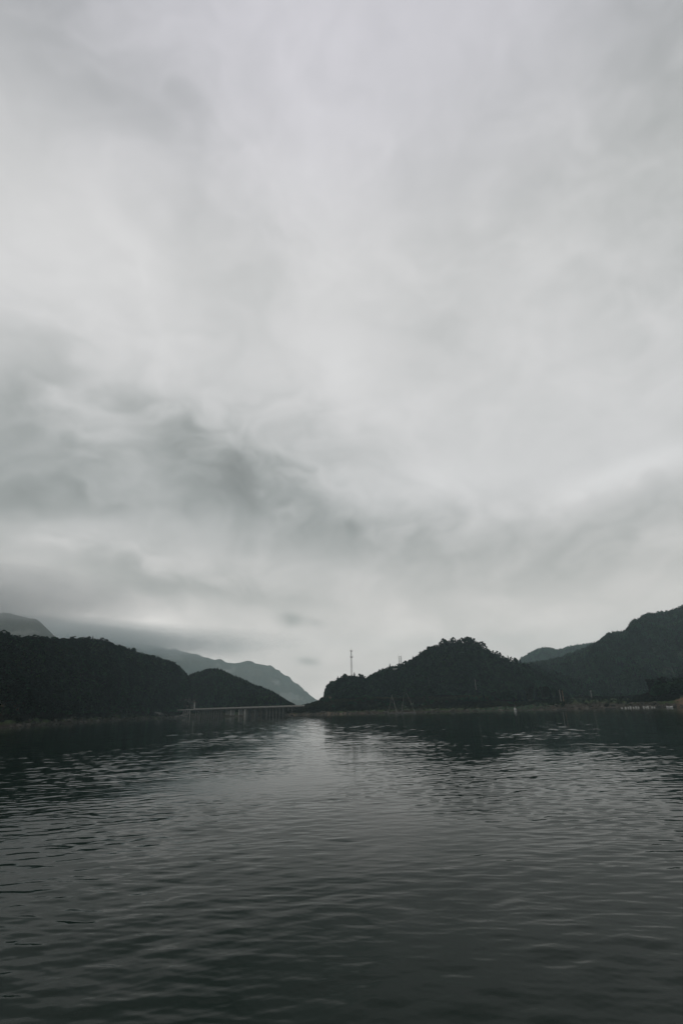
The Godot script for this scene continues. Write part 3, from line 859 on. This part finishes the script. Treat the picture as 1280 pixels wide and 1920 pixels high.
func build_bridge() -> void:
	var concrete := mottled(lin(0.06, 0.058, 0.054), 0.25, 9.0)
	var pale := mottled(lin(0.24, 0.24, 0.225), 0.2, 9.0)
	var stained := mottled(lin(0.07, 0.06, 0.05), 0.35, 7.0)
	var at := Vector3(-142, 0, -519)
	var b := thing("viaduct", "long low concrete viaduct on many piers along the wooded shore", "bridge", at, -atan2(68.0, 116.0))
	var long := 122.0
	obj("deck", box(Vector3(long, 0.7, 7.0), Vector3(long / 2, 6.75, 0)), concrete, b)
	for s in [-1, 1]:
		obj("parapet", box(Vector3(long, 0.95, 0.25), Vector3(long / 2, 7.575, s * 3.3)), pale, b)
	# close-set piers at the left end
	for i in 12:
		var x := 2.3 + 2.95 * i
		var st := SurfaceTool.new()
		st.begin(Mesh.PRIMITIVE_TRIANGLES)
		for z in [-2.4, 2.4]:
			bar_into(st, Vector3(x - 0.5, -2.0, z * 1.15), Vector3(x, 6.39, z), 0.5, 0.42, 8)
		box_into(st, Vector3(0.8, 0.6, 6.2), Vector3(x, 6.08, 0))
		obj("pier", st.commit(), concrete, b)
	# two short piers on the ledge, then wide ones with walls between
	for x in [45.5, 55.0]:
		obj("pier", box(Vector3(1.0, 5.2, 5.0), Vector3(x, 3.78, 0), Basis.IDENTITY, 0.1), pale, b)
	obj("pier", box(Vector3(1.9, 8.5, 5.6), Vector3(62.2, 2.13, 0), Basis.IDENTITY, 0.15), pale, b)
	for x in [65.0, 73.6, 80.6, 86.6, 89.9, 93.3, 96.8, 100.2, 104.1, 109.7, 113.2]:
		obj("pier", box(Vector3(0.9, 8.5, 5.4), Vector3(x, 2.13, 0), Basis.IDENTITY, 0.1), concrete, b)
	for w in [[66.3, 72.6], [74.7, 79.6], [81.8, 85.6], [91.0, 92.3], [97.8, 99.2], [101.4, 103.2]]:
		obj("wall_panel", box(Vector3(w[1] - w[0], 5.4, 0.3), Vector3((w[0] + w[1]) / 2, 3.65, -1.2)), stained, b)
	obj("wall_panel", box(Vector3(6.0, 4.6, 0.3), Vector3(39.2, 4.05, -0.8)), pale, b)
	# the side arm at the left end with its braced trestle
	obj("side_deck", box(Vector3(21.0, 0.8, 5.0), Vector3(-9.0, 7.0, 2.2), Basis(Vector3.UP, 0.18)), pale, b)
	obj("pillar", bar(Vector3(0.4, 7.0, 3.0), Vector3(-0.1, 13.6, 3.0), 0.75, 0.42, 8), pale, b)
	for i in 4:
		var x := -14.0 + 3.1 * i
		obj("trestle_post", bar(Vector3(x, -1.5, 3.4), Vector3(x + 0.3, 6.58, 3.4), 0.32, 0.3, 6), pale, b)
	for i in 3:
		var x := -14.0 + 3.1 * i
		obj("brace", bar(Vector3(x, 2.0, 3.5), Vector3(x + 3.1, 6.4, 3.5), 0.2, 0.2, 5), pale, b)
		obj("brace", bar(Vector3(x + 3.1, 2.0, 3.1), Vector3(x, 6.4, 3.1), 0.2, 0.2, 5), pale, b)

	# ---- rock faces
	var rock := mottled(lin(0.022, 0.021, 0.018), 0.45, 12.0)
	var brown := mottled(lin(0.02, 0.017, 0.014), 0.45, 12.0)
	var crag := func(label: String, p: Vector3, size: Vector3, k: int, m: Material) -> void:
		var o := obj("rock_outcrop", boulder(size, k, 0.3), m)
		o.position = p
		tag(o, label, "rock")
	var l: Dictionary = hills.left
	crag.call("brown boulder at the foot of the rock face above the viaduct's left end", spot(l, 0.93, 0.12), Vector3(3.4, 2.6, 2.6), 3, brown)
	crag.call("grey boulder higher up the rock face above the viaduct's left end", spot(l, 0.95, 0.22), Vector3(2.6, 2.6, 2.2), 9, rock)
	crag.call("pale rounded outcrop at the water left of the viaduct", Vector3(-179, 1.5, -506), Vector3(8.5, 5.0, 6), 5, rock)
	crag.call("rubble heap under the braced trestle at the viaduct's left end", Vector3(-155, 0.3, -520), Vector3(7, 2.6, 5), 6, rock)
	crag.call("pale scar of bare rock halfway up the left hill", Vector3(-193, 25, -394), Vector3(2.2, 4.5, 2.6), 12, rock)
	crag.call("small pale rock patch below the scar on the left hill", Vector3(-188, 14, -376), Vector3(2.2, 2.4, 2.5), 14, rock)


func lattice(base: Vector3, tall: float, w0: float, w1: float, legs: int, bays: int, thick: float, parent: Node, mat: Material) -> void:
	var corner := func(i: int, f: float) -> Vector3:
		var a := TAU * i / legs + PI / legs
		return base + Vector3(cos(a), 0, sin(a)) * lerpf(w0, w1, f) + Vector3(0, tall * f, 0)
	for i in legs:
		obj("leg", bar(corner.call(i, 0.0), corner.call(i, 1.0), thick, thick * 0.8, 6), mat, parent)
	var st := SurfaceTool.new()
	st.begin(Mesh.PRIMITIVE_TRIANGLES)
	for k in bays:
		for i in legs:
			bar_into(st, corner.call(i, float(k) / bays), corner.call(i + 1, float(k + 1) / bays), thick * 0.5, thick * 0.5, 4)
			bar_into(st, corner.call(i, float(k + 1) / bays), corner.call(i + 1, float(k + 1) / bays), thick * 0.5, thick * 0.5, 4)
	obj("bracing", st.commit(), mat, parent)


func build_masts() -> void:
	var steel := plain(lin(0.10, 0.10, 0.10), 0.6, 0.3)
	var white := plain(lin(0.4, 0.4, 0.4), 0.6)
	var m := thing("radio_mast", "tall slender lattice phone mast with antennas above the hilltop trees", "mast", Vector3(7.3, 34.0, -619))
	lattice(Vector3.ZERO, 33.5, 1.5, 0.55, 3, 18, 0.16, m, steel)
	for y in [26.2, 33.2]:
		var st := SurfaceTool.new()
		st.begin(Mesh.PRIMITIVE_TRIANGLES)
		var r := 1.5 if y < 30.0 else 1.2
		for i in 12:
			var a := TAU * i / 12.0
			var b := TAU * (i + 1) / 12.0
			var p := Vector3(cos(a) * r, y, sin(a) * r)
			var q := Vector3(cos(b) * r, y, sin(b) * r)
			bar_into(st, p, q, 0.07, 0.07, 4)
			bar_into(st, p + Vector3(0, 1.0, 0), q + Vector3(0, 1.0, 0), 0.05, 0.05, 4)
			bar_into(st, p, p + Vector3(0, 1.0, 0), 0.04, 0.04, 4)
			bar_into(st, Vector3(0, y, 0), p, 0.1, 0.05, 4)
		obj("platform", st.commit(), steel, m)
		for i in 3:
			var a := TAU * i / 3.0 + 0.4
			obj("antenna", box(Vector3(0.4, 2.2, 0.24), Vector3(cos(a) * (r + 0.15), y + 0.9, sin(a) * (r + 0.15)), Basis(Vector3.UP, -a)), white, m)
	obj("lightning_rod", bar(Vector3(0, 33.4, 0), Vector3(0, 38.0, 0), 0.1, 0.04, 5), steel, m)

	var hut := thing("hut", "small dark flat-roofed hut on the hill slope among trees, carrying a frame", "hut", Vector3(64.3, 46.4, -622))
	obj("wall", box(Vector3(5.4, 5.6, 5.0), Vector3(0, 2.8, 0), Basis.IDENTITY, 0.08), mottled(lin(0.11, 0.105, 0.10), 0.3, 4.0), hut)
	obj("roof", box(Vector3(6.0, 0.35, 5.6), Vector3(0, 5.78, 0)), plain(lin(0.13, 0.125, 0.12)), hut)
	obj("door", box(Vector3(1.1, 2.1, 0.1), Vector3(-0.8, 1.2, 2.54), Basis.IDENTITY, 0.02), plain(lin(0.05, 0.05, 0.055), 0.6), hut)
	var f := thing("lattice_frame", "short square lattice frame standing on the hut's roof on the skyline", "mast", Vector3(64.1, 52.36, -622))
	lattice(Vector3.ZERO, 8.2, 2.0, 2.0, 4, 4, 0.13, f, steel)
	for s in [-1.6, 1.6]:
		obj("aerial", bar(Vector3(s, 8.1, 0), Vector3(s * 1.05, 12.0, 0), 0.07, 0.04, 5), steel, f)
	var shed := thing("shed", "low whitewashed shed below the hut on the wooded slope", "shed", Vector3(56.5, 43.6, -609), 0.2)
	obj("wall", box(Vector3(4.6, 2.4, 3.0), Vector3(0, 1.2, 0)), plain(lin(0.3, 0.3, 0.29)), shed)
	obj("roof", box(Vector3(5.0, 0.3, 3.5), Vector3(0, 2.56, 0), Basis(Vector3.RIGHT, 0.1)), plain(lin(0.3, 0.3, 0.29)), shed)

	var wood_pole := plain(lin(0.16, 0.10, 0.07), 0.9)
	var grey_pole := plain(lin(0.2, 0.19, 0.18), 0.9)
	for d in [[Vector3(171.2, 5.5, -437.5), 9.0, "grey utility pole on the bare terraces, left of its brown neighbour", grey_pole], [Vector3(173.4, 5.5, -437.5), 8.4, "brown wooden utility pole on the bare terraces beside a grey one", wood_pole],
			[Vector3(125.3, 18.5, -524), 9.6, "thin utility pole in the scrub at the foot of the summit hill", grey_pole],
			[Vector3(204.0, 6.0, -455), 8.0, "thin dark pole at the back of the terraces, near the pale dinghy shore", grey_pole]]:
		var p := thing("utility_pole", d[2], "pole", d[0])
		obj("post", bar(Vector3.ZERO, Vector3(0.1, d[1], 0), 0.26, 0.18, 7), d[3], p)
		obj("crossarm", box(Vector3(1.7, 0.16, 0.14), Vector3(0.09, d[1] - 0.8, 0.2), Basis.IDENTITY, 0.02), d[3], p)


func build_water_things() -> void:
	var bamboo := mottled(lin(0.07, 0.07, 0.06), 0.3, 3.0)
	var tar := mottled(lin(0.035, 0.032, 0.03), 0.4, 2.0)
	# ---- lift-net raft
	var at := Vector3(40.5, 0, -398)
	var r := thing("fishing_raft", "dark low fishing raft carrying two tall leaning pole frames", "raft", at)
	for i in 7:
		obj("log", bar(Vector3(-11.0, 0.16, -2.7 + 0.9 * i), Vector3(9.5, 0.16, -2.7 + 0.9 * i), 0.42, 0.4, 8), tar, r)
	for x in [-8.0, -1.0, 6.5]:
		obj("crossbeam", bar(Vector3(x, 0.75, -3.4), Vector3(x, 0.75, 3.4), 0.22, 0.2, 6), tar, r)
	obj("pole", bar(Vector3(-10.3, 0.4, -2.5), Vector3(-6.9, 12.6, -3.0), 0.26, 0.14, 7), bamboo, r)
	obj("pole", bar(Vector3(-4.4, 0.4, 2.2), Vector3(-6.9, 12.7, -2.8), 0.3, 0.16, 7), bamboo, r)
	obj("pole", bar(Vector3(-0.5, 0.4, -2.0), Vector3(1.9, 14.2, 0.4), 0.32, 0.16, 7), bamboo, r)
	obj("pole", bar(Vector3(8.4, 0.4, 2.4), Vector3(3.4, 14.6, 0.6), 0.28, 0.14, 7), bamboo, r)
	var ropes := SurfaceTool.new()
	ropes.begin(Mesh.PRIMITIVE_TRIANGLES)
	bar_into(ropes, Vector3(-6.9, 12.5, -2.9), Vector3(1.9, 14.1, 0.4), 0.035, 0.035, 4)
	bar_into(ropes, Vector3(1.9, 14.1, 0.4), Vector3(3.4, 14.5, 0.6), 0.035, 0.035, 4)
	bar_into(ropes, Vector3(-6.9, 12.5, -2.9), Vector3(-8.0, 0.8, 3.0), 0.03, 0.03, 4)
	obj("rope", ropes.commit(), bamboo, r)

	# ---- white float standing alone
	var white := mottled(lin(0.42, 0.43, 0.42), 0.25, 0.8)
	var b := thing("buoy", "lone small white buoy standing off the green flat", "buoy", Vector3(116.5, 0.05, -381))
	var drum := SurfaceTool.new()
	drum.begin(Mesh.PRIMITIVE_TRIANGLES)
	bar_into(drum, Vector3(0, -0.4, 0), Vector3(0, 1.5, 0), 0.75, 0.85, 14)
	bar_into(drum, Vector3(0, 1.5, 0), Vector3(0, 1.9, 0), 0.85, 0.4, 14)
	obj("drum", drum.commit(), white, b)
	obj("staff", bar(Vector3(0, 1.9, 0), Vector3(0, 3.1, 0), 0.06, 0.05, 6), plain(lin(0.3, 0.3, 0.3)), b)
	obj("collar", bar(Vector3(0, -0.15, 0), Vector3(0, 0.1, 0), 0.9, 0.9, 14), tar, b)

	# ---- row of foam floats off the right shore
	var places := [[0.0, 0.55], [0.115, 0.8], [0.20, 0.85], [0.27, 1.25], [0.36, 0.8], [0.44, 1.25], [0.51, 0.9], [0.67, 1.25], [0.74, 0.7], [0.80, 1.3], [0.92, 0.65], [0.99, 0.5]]
	var words := ["leftmost, low white foam float in the row off the bare shore", "second white foam float from the left end of the row", "third white foam float from the left end of the row", "fourth float from the left end, a tall white block", "fifth white foam float from the left, lower than its neighbours",
		"sixth float from the left, tall and bright in mid row", "last white float before the wide gap in the row", "first tall white float after the wide gap in the row", "low white float between the two tall ones at the row's right", "tall white float, third from the right end of the row",
		"low greyish float, next to last at the row's right end", "rightmost and smallest white float of the row"]
	for i in places.size():
		var f: float = places[i][0]
		var s: float = places[i][1]
		var w := thing("foam_float", words[i], "float", Vector3(176.5, 0, -353.5).lerp(Vector3(193.0, 0, -345.5), f), 0.3 * sin(i * 2.3), "white foam floats in a row off the right shore")
		obj("block", box(Vector3(0.85, 0.3 + s * 0.7, 0.8), Vector3(0, 0.05 + s * 0.3, 0), Basis(Vector3(0, 0, 1), 0.05 * sin(i * 5.1)), 0.12), white, w)
		obj("strap", box(Vector3(0.92, 0.1, 0.87), Vector3(0, 0.05 + s * 0.34, 0), Basis(Vector3(0, 0, 1), 0.05 * sin(i * 5.1)), 0.03), tar, w)

	# ---- boats and rafts along the right shore
	boat("dark low punt lying at the terraced shore left of the white floats", Vector3(172.5, 0, -361), 0.35, 9.0, tar, tar)
	boat("dark punt moored below the two utility poles", Vector3(150.0, 0, -385), 0.25, 8.0, tar, mottled(lin(0.06, 0.05, 0.045), 0.3, 2.0))
	boat("small pale grey dinghy beside the tan bank at the right edge", Vector3(186.5, 0, -318.5), 0.5, 6.0, plain(lin(0.30, 0.30, 0.30), 0.7), plain(lin(0.08, 0.08, 0.08)))


func boat(label: String, at: Vector3, turn: float, long: float, hull: Material, inside: Material) -> void:
	var t := thing("boat", label, "boat", at, turn)
	var st := SurfaceTool.new()
	st.begin(Mesh.PRIMITIVE_TRIANGLES)
	var n := 14
	var half := func(f: float) -> float: return 0.13 * long * pow(maxf(0.02, 1.0 - pow(absf(f * 2.0 - 1.0), 2.6)), 0.6)
	var ring := func(f: float) -> Array:
		var w: float = half.call(f)
		var x := (f - 0.5) * long
		var sheer := 0.55 + 0.5 * pow(absf(f * 2.0 - 1.0), 2.0)
		return [Vector3(x, sheer, -w), Vector3(x * 0.96, -0.25, -w * 0.6), Vector3(x * 0.96, -0.25, w * 0.6), Vector3(x, sheer, w), Vector3(x, sheer, w * 0.86), Vector3(x * 0.95, 0.1, w * 0.55), Vector3(x * 0.95, 0.1, -w * 0.55), Vector3(x, sheer, -w * 0.86)]
	for i in n:
		var a: Array = ring.call(float(i) / n)
		var b: Array = ring.call(float(i + 1) / n)
		for k in 8:
			for v in [a[k], b[k], b[(k + 1) % 8], a[k], b[(k + 1) % 8], a[(k + 1) % 8]]:
				st.add_vertex(v)
	st.generate_normals()
	obj("hull", st.commit(), hull, t)
	for f in [0.3, 0.68]:
		obj("thwart", box(Vector3(0.3, 0.08, half.call(f) * 1.7), Vector3((f - 0.5) * long, 0.5, 0), Basis.IDENTITY, 0.02), inside, t)


func ordinal(i: int) -> String:
	return ["first", "second", "third", "fourth", "fifth", "sixth", "seventh", "eighth", "ninth", "tenth", "eleventh", "twelfth", "thirteenth", "fourteenth", "fifteenth", "sixteenth", "seventeenth", "eighteenth", "nineteenth", "twentieth", "twenty-first", "twenty-second", "twenty-third", "twenty-fourth", "twenty-fifth", "twenty-sixth"][i]


var looks := {"pine": "ragged pine", "fir": "pointed fir", "broadleaf": "round leafy tree", "bamboo": "feathery bamboo clump", "shrub": "low shrub"}


func build_skyline_trees() -> void:
	rng.seed = 2024
	# ---- crest of the mast hill, from the gap rightwards
	var c: Dictionary = hills.centre
	var runs := [
		[0.075, 0.235, 16, "right of the gap on the hill's steep end", ["broadleaf", "fir", "broadleaf"], Vector2(6.0, 8.5)],
		[0.25, 0.40, 15, "right of the tall mast on the crest", ["broadleaf", "fir", "pine", "broadleaf"], Vector2(5.6, 9.0)],
		[0.425, 0.555, 13, "right of the lattice frame on the slope", ["broadleaf", "pine", "fir"], Vector2(5.0, 8.0)],
		[0.565, 0.735, 26, "from the left on the flat summit", ["pine", "pine", "broadleaf"], Vector2(7.0, 9.5)],
		[0.75, 0.95, 20, "down the slope right of the flat summit", ["fir", "broadleaf", "pine"], Vector2(5.4, 8.6)],
	]
	for q in runs:
		for i in q[2]:
			var u: float = lerpf(q[0], q[1], (i + 0.5 + rng.randf_range(-0.25, 0.25)) / q[2])
			var kind: String = q[4][rng.randi() % q[4].size()]
			var p := spot(c, u, 1.0 + rng.randf_range(-0.01, 0.01))
			tree(kind, p, lerpf(q[5].x * 0.75, q[5].y * 1.05, pow(rng.randf(), 1.2)), "%s, %s tree %s" % [looks[kind], ordinal(i), q[3]], "trees on the skyline of the mast hill")
	# ---- crest of the left hill
	var l: Dictionary = hills.left
	tree("broadleaf", spot(l, 0.411, 0.99), 7.6, "lone round tree on the left hill's skyline against the grey mountain", "trees on the skyline of the left hill")
	tree("fir", spot(l, 0.445, 1.0), 4.2, "small solitary fir just right of the lone round skyline tree", "trees on the skyline of the left hill")
	var left_runs := [[0.485, 0.515, 5, "in the compact clump atop the left hill", ["broadleaf"], Vector2(4.6, 5.6)], [0.525, 0.665, 17, "in the thin row right of the clump on the left hill", ["pine", "fir", "pine"], Vector2(5.4, 7.8)], [0.69, 0.90, 12, "down the left crest towards the viaduct", ["fir", "broadleaf"], Vector2(5.0, 7.4)]]
	for q in left_runs:
		for i in q[2]:
			var u: float = lerpf(q[0], q[1], (i + 0.5 + rng.randf_range(-0.3, 0.3)) / q[2])
			var kind: String = q[4][rng.randi() % q[4].size()]
			tree(kind, spot(l, u, 1.0), lerpf(q[5].x * 0.75, q[5].y * 1.05, pow(rng.randf(), 1.2)), "%s, %s tree %s" % [looks[kind], ordinal(i), q[3]], "trees on the skyline of the left hill")
	# ---- dark belt behind the terraces
	for i in 20:
		var u := lerpf(0.06, 0.43, (i + 0.5 + rng.randf_range(-0.3, 0.3)) / 20.0)
		var kind: String = ["broadleaf", "bamboo", "fir"][rng.randi() % 3]
		tree(kind, spot(hills.lowland, u, 1.0 + rng.randf_range(-0.1, 0.1)), rng.randf_range(7.0, 10.5) * (0.75 + 0.4 * sin(PI * (i + 3) / 24.0)), "%s, %s from the left in the dark belt behind the green flat" % [looks[kind], ordinal(i)], "dark belt of trees behind the green flat")
	# ---- near headland
	for i in 12:
		var u := lerpf(0.25, 0.72, (i + 0.5 + rng.randf_range(-0.3, 0.3)) / 12.0)
		var kind: String = ["bamboo", "broadleaf", "bamboo"][rng.randi() % 3] if i < 6 else "broadleaf"
		tree(kind, spot(hills.headland, u, 0.9 + rng.randf_range(-0.1, 0.1)), rng.randf_range(7.0, 10.0), "%s, %s from the left on the near headland" % [looks[kind], ordinal(i)], "trees on the near headland")
